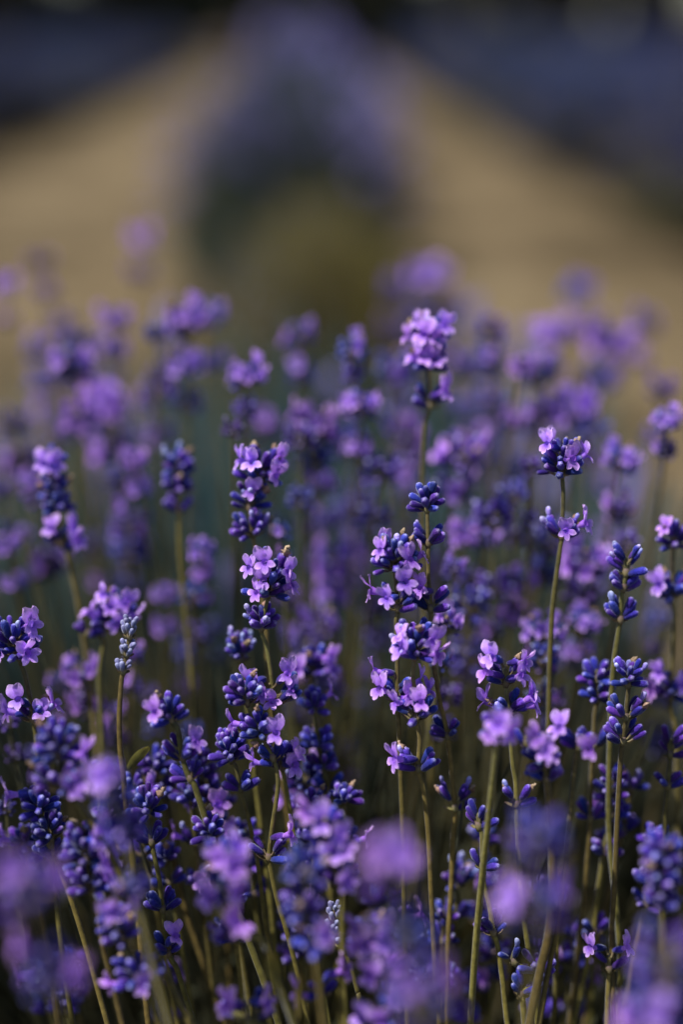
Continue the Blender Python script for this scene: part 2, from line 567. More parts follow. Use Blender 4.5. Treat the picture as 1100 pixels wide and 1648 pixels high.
def hero(label, ref, dz, whorls, path, slope=.12, leaves=(), young=False, rad=.00084, seed=None):
    g = random.Random(seed if seed is not None else int(whorls[0]['x'] * 7 + whorls[0]['y']))
    dz = dz if dz > -3 else -3 + (dz + 3) * .56
    if dz < -7:
        whorls = [dict(w, fl=w['fl'][:2], w=w['w'] * .88, h=w['h'] * .95) for w in whorls]
    ytop = min(w['y'] - w['h'] / 2 for w in whorls)
    dep = lambda y: FOCUS + dz * .01 + slope * (y - ytop) / FPX * FOCUS
    nodes = []
    for w in whorls:
        ny = w['y'] + w['h'] * .42
        nodes.append((w['x'], ny))
    knots = sorted(nodes + list(path), key=lambda q: q[1])
    P = [at(x, y, dep(y)) for x, y in knots]
    # shoot carries on a little above the first whorl's node
    w0 = min(whorls, key=lambda w: w['y'])
    P.insert(0, at(w0['x'], w0['y'] - w0['h'] * .15, dep(w0['y'])))
    last = P[-1]
    b = base_for(last, g)
    dirl = (P[-1] - P[-2]).normalized()
    mid = last + dirl * min(.10, last.z * .35)
    P += [mid, b + (mid - b) * .35 + Vector((0, 0, .01)), b]
    root = obj("lavender_sprig", None, M=Matrix.Translation(b))
    inv = Matrix.Translation(-b)
    o = obj("stem", stem_mesh(P, rad, rad * 1.35).mesh("stem", [M_STEM]), root, inv)
    for w in whorls:
        d0 = dep(w['y'])
        mpp = d0 / FPX                      # metres per photo pixel at this depth
        c = at(w['x'], w['y'] + w['h'] * .42, dep(w['y'] + w['h'] * .42))
        # axis follows the stem
        i = min(range(len(P)), key=lambda q: (P[q] - c).length)
        ax = (P[max(i - 1, 0)] - P[min(i + 1, len(P) - 1)]).normalized()
        ax = (ax + Vector((0, 0, .3))).normalized()
        F3 = frame(ax, Vector((0, 1, 0)))
        M0 = Matrix.Translation(c) @ F3.to_4x4()
        rad_w, h_w = w['w'] / 2 * mpp, w['h'] * mpp
        tg = []
        for f in w['fl']:
            fx, fy = f[0], f[1]
            dx = (fx - w['x']) * mpp
            depth_off = -math.sqrt(max(0.0, rad_w ** 2 - dx * dx)) * (.75 if len(f) < 3 else -.6)
            p = at(fx, fy, dep(fy) + depth_off)
            tg.append(F3.transposed() @ (p - c))
        az = 0 if w['mode'] == 'V' else None
        if young:
            pcs, ped = whorl_pieces(rad_w, h_w, 'Y', w['nb'], 0, 0, 0, g, sc=.86)
            pcs = [("young_bud", v % 2, m) for k_, v, m in pcs]
        else:
            pcs, ped = whorl_pieces(rad_w, h_w, w['mode'], w['nb'], tg, w['tan'], w['blue'], g, azimuth=(g.uniform(-.4, .4) if w['mode'] == 'V' else None))
        mb = bract_mb(rad_w, g)
        pedicel_mb(mb, ped)
        wo = obj("whorl", mb.mesh("whorl", [M_BRACT]), root, inv @ M0)
        for kind, v, Mx in pcs:
            obj(kind, MESH[kind, v], wo, Mx)
    for (x0, y0, x1, y1, wd) in leaves:
        lb = leaf_mb(at(x0, y0, dep(y0)), at(x1, y1, dep(y1) - .004), wd * FOCUS / FPX, g)
        obj("leaf", lb.mesh("leaf", [M_LEAF]), root, inv)
    tag(root, label, "lavender", "lavender stems of the near bush")
    ALL.append(dict(root=root, x=w0['x'], y=w0['y'], dz=dz, hero=bool(label), ref=ref, typ='B'))
    return root

H = hero
H("tall spike of closed indigo buds, sharpest in focus, bare olive stem", "the sharp closed-bud spike", 0,
  [W(688, 803, 46, 40, 'T', 13, blue=0), W(690, 862, 50, 32, 'V', 10, blue=1), W(694, 962, 66, 44, 'V', 7, [(682, 945), (652, 943)]),
   W(721, 1172, 46, 32, 'V', 5), W(733, 1283, 62, 44, 'V', 7, tan=2, blue=3)],
  [(690, 920), (693, 1010), (697, 1056), (707, 1120), (730, 1340), (727, 1420), (722, 1510), (719, 1600)])
H("lavender with broad flowering head just beside the sharp closed-bud spike", "the broad sharp head", -.3,
  [W(636, 893, 84, 52, 'T', 20, [(612, 887), (622, 878, 1), (660, 902), (680, 893)], 2, 2), W(641, 962, 66, 44, 'V', 8, [(603, 952), (628, 962), (648, 935)], 2, 0),
   W(640, 1112, 58, 40, 'V', 6, [(609, 1081), (622, 1107), (668, 1098), (652, 1118)], 2, 0)],
  [(638, 1000), (640, 1050), (643, 1180), (646, 1260), (649, 1340), (650, 1420)])
H("round sharp head of dark buds with two lilac flowers on either side", "the round sharp head", -.6,
  [W(668, 1034, 76, 58, 'T', 22, [(642, 1026), (650, 1046), (690, 1030), (696, 1053)], 1, 3), W(671, 1140, 76, 42, 'R', 8, [(640, 1132), (677, 1130), (692, 1112, 1)], 1, 1),
   W(674, 1224, 66, 34, 'V', 8, [(648, 1220)], 2, 1)],
  [(665, 1085), (668, 1110), (676, 1190), (682, 1270), (689, 1330), (693, 1400), (697, 1500)])
H("leaning stem with three stacked heads, tan withered flowers among bluish tips", "the three-tier blue-tipped stem", 2.2,
  [W(417, 752, 78, 52, 'T', 17, [(385, 742), (408, 745), (445, 738), (440, 765)], 3, 1), W(402, 800, 66, 46, 'R', 12, [(405, 790)], 2, 2), W(407, 846, 70, 36, 'R', 14, [], 2, 4)],
  [(411, 885), (420, 950), (428, 1010), (433, 1110), (447, 1210), (462, 1310), (474, 1385), (486, 1480)])
H("plump head of pale lilac flowers on twin stems with big open pairs below", "the plump twin-stem head", .3,
  [W(432, 928, 88, 70, 'T', 17, [(400, 915), (428, 905), (425, 935), (462, 920), (470, 942), (412, 955)], 2, 1), W(421, 996, 52, 36, 'R', 11, [], 1, 4),
   W(440, 1112, 96, 50, 'V', 10, [(408, 1098), (421, 1118), (463, 1086), (470, 1112), (438, 1130)], 1, 0), W(455, 1218, 60, 44, 'V', 9, [(476, 1212), (466, 1228)], 1, 1)],
  [(429, 1040), (437, 1090), (463, 1280), (470, 1325), (478, 1372), (490, 1450)], leaves=[(478, 1375, 462, 1352, 9)])
H("short bud spike on wiry stem with kink, forking flower at the kink", "the kinked stem", -.5,
  [W(398, 1112, 58, 46, 'R', 14, [], 0, 2), W(420, 1165, 52, 44, 'R', 12, [(393, 1160), (436, 1182)], 0, 0), W(440, 1210, 40, 26, 'V', 5, [(413, 1226)], 1, 0),
   W(433, 1366, 66, 36, 'V', 6, [(460, 1342)], 0, 0)],
  [(447, 1250), (446, 1280), (437, 1340), (436, 1400), (447, 1450), (462, 1500), (480, 1570), (494, 1640)])
H("tall lone stem with pale back-lit petals over two neat dark whorls", "the tall pale-petalled stem", .8,
  [W(905, 740, 76, 58, 'T', 22, [(882, 716), (893, 712, 1), (918, 738), (944, 732)], 3, 1), W(905, 850, 60, 34, 'V', 9, [(910, 853), (932, 842)], 2, 3)],
  [(907, 800), (903, 880), (896, 930), (890, 980), (886, 1060), (884, 1160), (882, 1300)])
H("highest stem of the bush, bright flowers in two close tiers above a third", "the highest stem", 4.2,
  [W(690, 540, 78, 48, 'T', 18, [(655, 542), (684, 540), (702, 545), (712, 525), (676, 520)], 4, 1), W(690, 578, 70, 36, 'R', 12, [(668, 575), (688, 575), (700, 580)], 0, 0),
   W(692, 640, 62, 38, 'V', 9, [(709, 628)], 2, 1)],
  [(684, 680), (681, 730), (680, 790), (682, 900), (684, 1000)])
H("slim spike of blue-tipped buds before the sandy gap, opposite the tall pale-petalled stem", "the slim blue-tipped spike", .8,
  [W(1008, 903, 50, 48, 'V', 9, [], 0, 4), W(1004, 936, 44, 28, 'V', 8), W(999, 984, 50, 36, 'V', 9, [], 0, 1)],
  [(1002, 955), (996, 1020), (990, 1060), (985, 1120), (982, 1220), (980, 1320)])
H("fan-shaped closed buds in three even open tiers on thin stem", "the three-tier fan spike", 0,
  [W(1012, 1086, 56, 40, 'R', 11, [], 0, 4), W(1008, 1140, 62, 38, 'V', 10, [], 1, 1), W(1003, 1178, 66, 38, 'V', 9, [], 0, 0)],
  [(1000, 1220), (997, 1270), (994, 1330), (990, 1420), (985, 1500)])
H("purple-budded stem beside the three-tier fan spike, long olive stalk", "the long-stalked budded stem", 2.0,
  [W(962, 1082, 42, 30, 'R', 8), W(962, 1112, 54, 36, 'R', 10), W(956, 1188, 52, 30, 'V', 8), W(951, 1306, 58, 30, 'V', 6)],
  [(958, 1150), (953, 1240), (948, 1360), (942, 1430), (934, 1500), (926, 1580), (918, 1640)])
H("bent stem carrying paired buds low down among dark stalks", "the bent paired-bud stem", 2.4,
  [W(985, 1262, 48, 60, 'R', 12), W(985, 1302, 50, 26, 'V', 7), W(972, 1362, 42, 24, 'V', 6), W(956, 1488, 42, 30, 'V', 4)],
  [(980, 1335), (968, 1400), (961, 1450), (950, 1530), (935, 1600), (925, 1645)])
H("stem with four open flowers in facing pairs and a tan-tipped whorl below", "the facing-flower stem", 0,
  [W(815, 1082, 66, 44, 'V', 7, [(798, 1056), (790, 1080), (838, 1066), (833, 1086), (795, 1068, 1)], 2, 0), W(820, 1135, 52, 40, 'V', 6, [(792, 1128), (843, 1122), (845, 1136)], 2, 0),
   W(832, 1282, 58, 34, 'V', 5, [], 2, 1)],
  [(822, 1180), (826, 1230), (831, 1260), (834, 1330), (838, 1420)])
H("crooked stem with tiny paired buds that forks low in the shade", "the crooked tiny-bud stem", -.2,
  [W(771, 1314, 34, 40, 'V', 5), W(777, 1384, 32, 26, 'V', 4), W(795, 1488, 46, 34, 'V', 5)],
  [(776, 1345), (781, 1430), (789, 1460), (801, 1520), (810, 1580), (816, 1640)])
H("head cut by the picture edge with lilac flowers over a loose flowering whorl", "the edge-cut flowering head", .4,
  [W(28, 1028, 84, 62, 'T', 22, [(50, 1006), (55, 1018), (44, 1052), (2, 1050)], 1, 2), W(54, 1146, 60, 32, 'V', 7, [(20, 1146), (64, 1148), (86, 1134), (38, 1122)], 2, 1)],
  [(38, 1080), (46, 1115), (58, 1190), (66, 1260), (78, 1340)])
H("young grey-blue bud spike, narrow and unopened, on pale green stalk", "the young grey spike", 0,
  [W(208, 1008, 26, 38, 'T', 9), W(204, 1040, 28, 32, 'T', 8), W(198, 1070, 26, 26, 'T', 6)],
  [(195, 1100), (192, 1150), (193, 1200), (197, 1240), (205, 1320), (215, 1400)], leaves=[(204, 1240, 240, 1202, 17)], young=True, rad=.00095)
H("flowering head behind the young grey spike, several lilac blooms", "the bloom behind the grey spike", 4.0,
  [W(172, 985, 72, 62, 'T', 14, [(165, 958), (143, 985), (180, 978), (200, 965), (186, 1002), (205, 985)], 2, 0), W(140, 1012, 40, 22, 'V', 4)],
  [(165, 1030), (160, 1090), (165, 1200)])
H("three-whorl stem, softly blurred, slanting below pale blob of bloom", "the slanting three-whorl stem", 5.0,
  [W(80, 742, 40, 40, 'R', 6, [(75, 745), (82, 748)]), W(90, 783, 52, 34, 'R', 12, [], 2, 1), W(92, 810, 54, 28, 'R', 12), W(100, 862, 62, 34, 'V', 8, [(122, 872), (85, 850), (118, 848)])],
  [(106, 885), (117, 930), (128, 985), (142, 1080)])
H("blue budded head with two tiers, dim and soft, by bare dark gap", "the dim two-tier blue head", 6.0,
  [W(285, 745, 46, 36, 'R', 9, [], 0, 4), W(285, 778, 48, 28, 'R', 10), W(288, 812, 44, 24, 'V', 5)],
  [(288, 840), (290, 900), (300, 1000)])
H("small bluish bud head with one cream dot", "the cream-dotted head", 2.6,
  [W(388, 1044, 44, 44, 'T', 14, [], 1, 6)], [(390, 1075), (400, 1150), (410, 1250)])
H("soft bloom of three lilac flowers behind the plump twin-stem head", "the soft three-flower bloom", 4.2,
  [W(502, 1068, 58, 46, 'T', 9, [(520, 1058), (488, 1076), (525, 1076)])], [(502, 1100), (506, 1180), (515, 1280)])
H("long thin spike of spaced bud whorls on upright thick stalk", "the spaced-whorl spike", 2.2,
  [W(507, 1130, 34, 34, 'T', 11, [(528, 1116)], 1, 0), W(513, 1188, 48, 28, 'R', 10), W(521, 1224, 44, 26, 'R', 8), W(530, 1262, 42, 26, 'V', 6)],
  [(508, 1160), (534, 1310), (538, 1380)], rad=.0011)
H("little conical bud head with a second whorl, on long curving stalk", "the little conical head", .6,
  [W(372, 1202, 44, 50, 'T', 18), W(387, 1258, 42, 28, 'V', 7)],
  [(380, 1235), (396, 1300), (407, 1350), (418, 1410), (425, 1470), (436, 1540), (446, 1620)])
H("violet stem slanting across, its thick yellow-green stalk bare between whorls", "the slanting yellow-green stalk", -1.2,
  [W(276, 1142, 48, 40, 'T', 10, [(262, 1140)], 0, 0), W(294, 1205, 56, 40, 'V', 9, [(310, 1195)]), W(306, 1242, 44, 30, 'V', 6), W(340, 1332, 48, 40, 'R', 11)],
  [(286, 1175), (312, 1262), (325, 1300), (352, 1370), (370, 1430)], rad=.0011)
H("neat bud spike with four spaced whorls on long slanting stalk low down", "the four-whorl slanting spike", -.4,
  [W(240, 1292, 56, 46, 'T', 19), W(244, 1345, 42, 30, 'V', 7), W(262, 1450, 54, 34, 'V', 7), W(272, 1520, 42, 36, 'V', 5, [(275, 1504)])],
  [(240, 1325), (250, 1385), (257, 1420), (285, 1560), (300, 1610), (312, 1645)])
H("soft stack of dark buds next to the four-whorl slanting spike", "the soft dark stack", 3.0,
  [W(252, 1228, 58, 40, 'R', 13), W(262, 1268, 52, 30, 'R', 10)], [(268, 1300), (280, 1380), (300, 1470), (330, 1560)])
H("crowded violet heads between slanting yellow-green stalk and little conical head", "the crowded violet heads", 2.6,
  [W(322, 1232, 56, 46, 'R', 14), W(335, 1270, 62, 44, 'R', 14, [(345, 1292), (310, 1290)]), W(352, 1325, 50, 36, 'R', 9, [(365, 1340)])], [(360, 1350), (370, 1420), (385, 1520)])
H("dense soft violet head above pale front blur, flowers on its lower side", "the dense soft violet head", -4.0,
  [W(95, 1195, 84, 58, 'T', 18, [(132, 1215)], 0, 1), W(100, 1250, 90, 50, 'R', 16, [(120, 1270), (128, 1262)])], [(120, 1290), (150, 1330), (190, 1400), (230, 1490)], rad=.001)
H("short dark bud column with one flower sticking out sideways", "the sideways-flower column", -.6,
  [W(64, 1290, 50, 40, 'T', 15, [(42, 1270)]), W(82, 1330, 60, 46, 'R', 15), W(84, 1366, 30, 20, 'V', 4)], [(92, 1390), (115, 1450), (140, 1530), (165, 1620)])
H("violet head showing a ragged row of lilac petals down one side", "the ragged-petal head", -2.6,
  [W(140, 1362, 86, 60, 'T', 18, [(165, 1330), (178, 1382), (160, 1350)], 0, 0), W(150, 1412, 80, 50, 'R', 14, [(180, 1400), (176, 1412), (172, 1390)])], [(155, 1450), (165, 1520), (185, 1600)])
H("huge blurred lilac bloom close to the lens beside the ragged-petal head", "the huge pale bloom", -19,
  [W(50, 1432, 120, 90, 'T', 16, [(25, 1390), (100, 1410), (60, 1430), (20, 1440)], 0, 0), W(85, 1560, 116, 80, 'R', 14, [(40, 1520), (120, 1570), (70, 1590), (110, 1520)])], [(95, 1640)])
H("blurred bloom with white-lilac top before the four-whorl slanting spike", "the white-topped blurred bloom", -11,
  [W(180, 1262, 76, 66, 'T', 12, [(172, 1240), (165, 1250), (195, 1262)], 0, 0), W(205, 1330, 74, 60, 'R', 14), W(215, 1428, 62, 40, 'R', 11)], [(222, 1450), (245, 1550), (270, 1640)])
H("out-of-focus violet bloom overlapping the bottom of the slanting yellow-green stalk", "the overlapping violet bloom", -6.5,
  [W(368, 1385, 84, 56, 'T', 12, [(385, 1365), (355, 1380), (372, 1395)]), W(358, 1425, 80, 50, 'R', 10, [(345, 1440), (375, 1430)]), W(372, 1492, 50, 36, 'R', 7, [(378, 1492), (368, 1485)])], [(388, 1440), (420, 1510), (445, 1570), (470, 1640)],
  leaves=[(446, 1590, 434, 1532, 20), (480, 1640, 484, 1568, 12)])
H("blurred dusky column of buds under a brighter bloom, mid-bottom", "the dusky column", -8.5,
  [W(492, 1400, 80, 56, 'R', 14), W(490, 1455, 76, 50, 'R', 13), W(512, 1505, 60, 40, 'R', 10, [(515, 1500)])], [(510, 1560), (520, 1640)])
H("bright soft bloom beside spaced-whorl spike, over the dusky column", "the bright soft bloom", -4.5,
  [W(526, 1330, 76, 60, 'R', 11, [(520, 1318), (540, 1345), (505, 1300)]), W(535, 1370, 66, 44, 'R', 9, [(532, 1372), (545, 1365)]), W(548, 1414, 44, 30, 'V', 5, [(550, 1412)])], [(550, 1450), (552, 1540), (556, 1630)])
H("great round lilac blur before dark stalks, under the round sharp head", "the great round blur", -20,
  [W(628, 1385, 104, 76, 'T', 12, [(612, 1368), (640, 1375), (625, 1395)], 0, 0), W(660, 1500, 120, 90, 'R', 14), W(690, 1600, 150, 90, 'R', 14, [(660, 1580), (720, 1570), (740, 1600), (640, 1610)])], [(700, 1645)])
H("large violet blur of two stacked whorls close to the lens", "the large two-whorl blur", -19,
  [W(865, 1345, 104, 80, 'R', 15), W(862, 1455, 130, 90, 'R', 13, [(820, 1450), (905, 1430), (900, 1470), (840, 1440)])], [(858, 1530), (850, 1640)])
H("soft cluster of rounded lilac flowers beside a thin pale-green young spike", "the rounded flower cluster", -5,
  [W(602, 1508, 84, 60, 'T', 10, [(582, 1488), (615, 1495), (592, 1515), (575, 1520), (610, 1512)]), W(618, 1555, 70, 40, 'R', 8, [(628, 1548), (605, 1560)])], [(622, 1600), (625, 1645)])
H("thin young unopened spike low down, grey-blue with yellowish bracts", "the low young spike", 0,
  [W(539, 1465, 24, 34, 'T', 8), W(539, 1488, 27, 28, 'T', 8), W(549, 1510, 20, 22, 'T', 5)],
  [(553, 1525), (566, 1560), (577, 1600), (586, 1640)], young=True, rad=.0008)
H("dark straight stem at the picture edge with soft violet whorls", "the dark edge stem", 3.2,
  [W(1085, 862, 56, 44, 'R', 12, [(1072, 850)]), W(1082, 945, 56, 40, 'R', 12, [(1070, 940)], 1), W(1080, 1105, 60, 40, 'R', 9, [(1066, 1082), (1054, 1112), (1092, 1100)], 1)],
  [(1087, 1000), (1089, 1180), (1091, 1300), (1093, 1440)])
H("blurred bud column near the lens beside the dark edge stem's foot", "the blurred edge column", -6.5,
  [W(1068, 1370, 66, 46, 'R', 14), W(1062, 1410, 64, 40, 'R', 13), W(1066, 1446, 56, 30, 'R', 10)], [(1068, 1500), (1072, 1600)])
H("huge dark violet blur filling the lower corner under the blurred edge column", "the huge dark corner blur", -19,
  [W(1070, 1540, 140, 100, 'R', 18), W(1050, 1625, 130, 80, 'R', 14, [(1060, 1630), (1005, 1640)])], [(1045, 1660)])
H("forked stalk with just two lilac flowers, deep in shade", "the two-flower fork", .8,
  [W(981, 1545, 44, 40, 'V', 2, [(962, 1524), (999, 1522)])], [(980, 1580), (978, 1645)])
H("opening bud on spindly stalk beside a small dark bud cluster in shade", "the spindly opening bud", .3,
  [W(829, 1535, 16, 34, 'V', 2, [], 0, 1), W(838, 1585, 40, 40, 'V', 5, [], 0, 1), W(866, 1552, 34, 40, 'R', 7)], [(842, 1610), (845, 1645)])
H("thin stalk with pairs of buds crossing in front of the dark edge stem", "the crossing thin stalk", 1.4,
  [W(1080, 1195, 34, 50, 'V', 8), W(1076, 1255, 26, 26, 'V', 4)], [(1074, 1290), (1070, 1340), (1066, 1430)])
H("soft lilac bloom low beneath the facing-flower stem, round and bright", "the bright low bloom", -4.0,
  [W(803, 1172, 64, 46, 'R', 8, [(803, 1160), (815, 1172), (795, 1178)])], [(800, 1200), (790, 1290), (778, 1400), (768, 1500)], rad=.0009, slope=.45)
H("pale flower pair over dark buds between facing-flower and long-stalked stems", "the pale flower pair", -2.2,
  [W(878, 1215, 62, 50, 'R', 10, [(880, 1212), (872, 1205)], 1, 0), W(880, 1245, 56, 24, 'V', 8), W(850, 1188, 26, 22, 'V', 2, [(850, 1185)])], [(885, 1290), (890, 1400), (884, 1500), (862, 1600)], rad=.0012)
H("white-lilac flower pointing down beside the long-stalked budded stem", "the down-pointing pale flower", -2.0,
  [W(930, 1192, 54, 30, 'V', 5, [(940, 1200), (908, 1172)])], [(925, 1240), (915, 1350), (900, 1480), (880, 1580)])
H("grey-blue soft spike of buds against a thick shaded stalk", "the soft grey spike", 3.5,
  [W(738, 1410, 34, 40, 'T', 10, [], 0, 5), W(733, 1465, 28, 26, 'V', 6)], [(730, 1500), (726, 1580), (722, 1645)], rad=.0011)
H("soft dusky spray low in shade below the four-whorl slanting spike", "the dusky low spray", -4.5,
  [W(195, 1490, 76, 54, 'R', 13, [(180, 1462)]), W(228, 1560, 84, 56, 'R', 12, [(180, 1586), (230, 1585)])], [(240, 1600), (255, 1645)])
H("single soft lilac flower and its twin at the dark bottom edge", "the bottom-edge flower pair", -3.0,
  [W(518, 1585, 44, 40, 'V', 3, [(537, 1560), (502, 1595)])], [(520, 1620), (524, 1646)])
H("blurred lilac flowers in a wide fork by the bottom edge", "the wide fork", -4.0,
  [W(400, 1625, 90, 40, 'V', 4, [(372, 1612), (430, 1614)])], [(408, 1646)])
H("soft lilac blooms at the bottom edge under the rounded flower cluster", "the bottom bloom", -5.5,
  [W(605, 1632, 70, 40, 'R', 7, [(622, 1606), (590, 1634), (610, 1636)])], [(605, 1655)])

# ---- stems behind (or close before) the focus that are blurred: position, width, depth beyond focus (cm), whorls below
MIDS = [  # x, y, w, dz, type, extra whorls as dy list
    (118, 600, 76, 13, 'F', (75,)), (300, 525, 72, 13, 'F', (60, 120)), (250, 535, 52, 13, 'B', (70,)), (338, 512, 62, 18, 'f', (70,)),
    (396, 606, 66, 8, 'F', (50,)), (376, 692, 46, 6, 'B', ()), (480, 540, 60, 15, 'f', (60,)), (568, 562, 62, 8.5, 'f', (38, 95)), (640, 592, 84, 15, 'f', (85,)),
    (505, 690, 84, 10, 'F', (50,)), (522, 780, 50, 12, 'f', (60,)), (740, 730, 92, 10, 'f', (60,)), (838, 592, 46, 12, 'F', (90,)), (690, 448, 76, 32, 'F', (60,)),
    (888, 540, 60, 25, 'F', (60,)), (982, 552, 84, 25, 'F', (60,)), (920, 668, 92, 15, 'F', (60,)), (960, 690, 60, 14, 'B', (50,)), (1000, 742, 64, 8, 'F', (80,)),
    (1075, 680, 54, 7, 'F', (45,)), (1068, 630, 54, 18, 'f', (70,)), (755, 590, 70, 24, 'f', (60,)), (182, 515, 56, 21, 'F', (45, 90)), (66, 420, 42, 32, 'f', (50, 100)),
    (225, 385, 44, 36, 'F', (50,)), (8, 465, 40, 28, 'F', (50,)), (22, 680, 70, 18, 'B', (60,)), (165, 662, 84, 17, 'F', (60,)), (215, 742, 46, 10, 'F', (50, 100)),
    (208, 848, 70, 12, 'f', (40,)), (325, 888, 44, 8, 'F', (44, 80)), (265, 962, 44, 11, 'F', (60,)), (200, 880, 60, 14, 'B', (70,)), (745, 862, 52, 8.5, 'F', (60,)), (778, 866, 56, 9, 'F', (70,)),
    (730, 914, 42, 5, 'f', (70,)), (838, 940, 58, 9, 'F', (60,)), (826, 800, 70, 9, 'B', (60,)), (755, 972, 94, 7, 'B', (90,)), (722, 1006, 50, 2.6, 'F', (60,)),
    (945, 905, 90, 7.5, 'F', (60,)), (940, 1000, 58, 7, 'F', (60,)), (878, 1020, 74, 5, 'F', (40,)), (876, 1056, 60, 4, 'B', (70,)), (1000, 830, 50, 9, 'f', (60,)),
    (660, 700, 70, 14, 'f', (60,)), (540, 905, 80, 13, 'F', (50,)), (605, 975, 66, 13, 'B', (60,)), (570, 820, 44, 14, 'B', (60,)), (500, 850, 56, 17, 'B', (60,)),
    (452, 858, 40, 5, 'f', (40,)), (130, 1085, 66, 6, 'F', (60,)), (215, 1058, 40, 6, 'f', (50,)), (95, 1100, 44, 8, 'f', (60,)), (300, 1050, 50, 14, 'B', (60,)),
    (490, 1252, 76, 3.4, 'f', (50,)), (855, 752, 46, 6.5, 'B', (80,)), (580, 655, 66, 8.5, 'F', (70,)), (430, 690, 60, 20, 'f', (60,)), (310, 960, 58, 8, 'B', (70,)),
    (790, 640, 70, 22, 'f', (50,)), (720, 500, 60, 34, 'f', (60,)), (640, 470, 54, 38, 'f', (60,)), (930, 470, 60, 36, 'f', (60,)), (1040, 520, 50, 33, 'f', (60,)), (860, 690, 60, 19, 'B', (60,)),
    (12, 880, 44, 10, 'F', (60,)), (38, 860, 36, 12, 'B', (60,)), (3, 790, 40, 12, 'f', (60,)), (150, 880, 56, 18, 'B', (60,)), (245, 640, 60, 20, 'f', (60,)), (60, 560, 50, 26, 'f', (60,)),
    (12, 1160, 48, 4, 'B', (60,)), (10, 1300, 40, 2.5, 'B', (50,)), (720, 1120, 60, 6, 'B', (60,)), (790, 1010, 56, 9, 'f', (60,)), (1012, 868, 44, 7, 'B', (60,)),
    (895, 1120, 50, 6, 'f', (60,)), (590, 1080, 40, 18, 'B', (50,)), (350, 1010, 44, 16, 'B', (50,)), (470, 960, 50, 12, 'f', (60,)), (1060, 1000, 44, 10, 'B', (50,)),
    (310, 1180, 50, 8, 'B', (50,)), (180, 1150, 46, 9, 'f', (50,)), (60, 1210, 46, 7, 'B', (50,)), (240, 1120, 44, 10, 'B', (50,)), (560, 1200, 40, 14, 'B', (50,)),
]

# small dark bud spikes low in the shade
ga = random.Random(77)
for i in range(30):
    x, y = 30 + 1040 * ((i * .618) % 1) + ga.uniform(-15, 15), ga.uniform(1230, 1590)
    lean = (x - 560) * -.00045 + ga.uniform(-.06, .06)
    ws, yy = [], y
    for k in range(ga.choice((2, 3, 3, 4))):
        wd = ga.uniform(34, 54) * (1 if k else .9)
        ws.append(W(x + lean * -0 + (yy - y) * lean, yy, wd, wd * ga.uniform(.55, .8), 'T' if k == 0 else ga.choice('VVR'), ga.randint(5, 9),
                    [(x + ga.choice((-1, 1)) * wd * .45, yy)] if ga.random() < .25 else (), 0, ga.choice((0, 0, 1))))
        yy += ga.uniform(34, 74)
    H(None, None, ga.uniform(.5, 5.5), ws, [(x + (q - y) * lean, q) for q in (yy + 40, yy + 120)], slope=.25, seed=900 + i)

def mid_stem(x, y, w, dz, typ, extra, g, rad=.0009):
    d0 = FOCUS + dz * .01
    top = at(x, y, d0)
    mpp = d0 / FPX
    R0 = w / 2 * mpp
    b = base_for(top, g)
    h = top.z
    lean = Vector((g.uniform(-.02, .02), g.uniform(-.02, .02), 0))
    P = [top, top.lerp(b, .12) + Vector((top.x - b.x, top.y - b.y, 0)) * .05 + lean * .3, top.lerp(b, .45) + Vector((top.x - b.x, top.y - b.y, 0)) * .12 + lean, top.lerp(b, .8) + lean * .4, b]
    root = obj("lavender_sprig", None, M=Matrix.Translation(b))
    inv = Matrix.Translation(-b)
    obj("stem", stem_mesh(P, rad, rad * 1.3, per=4).mesh("stem", [M_STEM]), root, inv)
    pts = catmull(P, 24)
    cum = [0]
    for i in range(1, len(pts)):
        cum.append(cum[-1] + (pts[i] - pts[i - 1]).length)
    for k, dy in enumerate((0,) + tuple(extra)):
        s = dy * mpp + R0 * .4
        i = next((q for q in range(len(cum)) if cum[q] >= s), len(cum) - 1)
        ax = (pts[max(i - 1, 0)] - pts[min(i + 1, len(pts) - 1)]).normalized()
        sc = R0 / .0115 * (1 if k == 0 else g.uniform(.78, .98))
        M0 = Matrix.Translation(pts[i]) @ frame(ax, Vector((0, 1, 0))).to_4x4() @ Matrix.Rotation(g.uniform(0, 6.28), 4, 'Z') @ Matrix.Diagonal((sc, sc, sc * g.uniform(.95, 1.2), 1))
        t2 = typ if k == 0 or g.random() < .5 else g.choice("fB")
        obj("whorl", WH[t2, g.randrange(4)], root, inv @ M0)
    tag(root, None, "lavender", "lavender stems of the near bush")
    ALL.append(dict(root=root, x=x, y=y, dz=dz, hero=False, typ=typ))
    return root

gm = random.Random(21)
for x, y, w, dz, typ, extra in MIDS:
    mid_stem(x, y, w, dz, typ, extra, gm)

# further stems deeper in the bush
n = 0
while n < 34:
    dz = gm.uniform(6, 44)
    x = gm.uniform(-30, 1120)
    d0 = FOCUS + dz * .01
    # bush is a dome: tops fall away from its heart
    X = (x - 550) / FPX * d0
    ztop = .575 - .55 * X * X - gm.uniform(.0, .17) ** 1.1
    # pixel row for that height
    v = ((ztop - CAM_H) / d0 + math.sin(PITCH)) / math.cos(PITCH)
    y = 824 - v * FPX
    if y < 520 or y > 1250:
        continue
    if x > 960 and y < 1000 and gm.random() < .7:
        continue
    ww = gm.uniform(.017, .023) / d0 * FPX
    mid_stem(x, y, ww, dz, gm.choice("BBBfB"), tuple(sorted(gm.uniform(35, 130) for _ in range(gm.choice((1, 1, 2))))), gm)
    n += 1

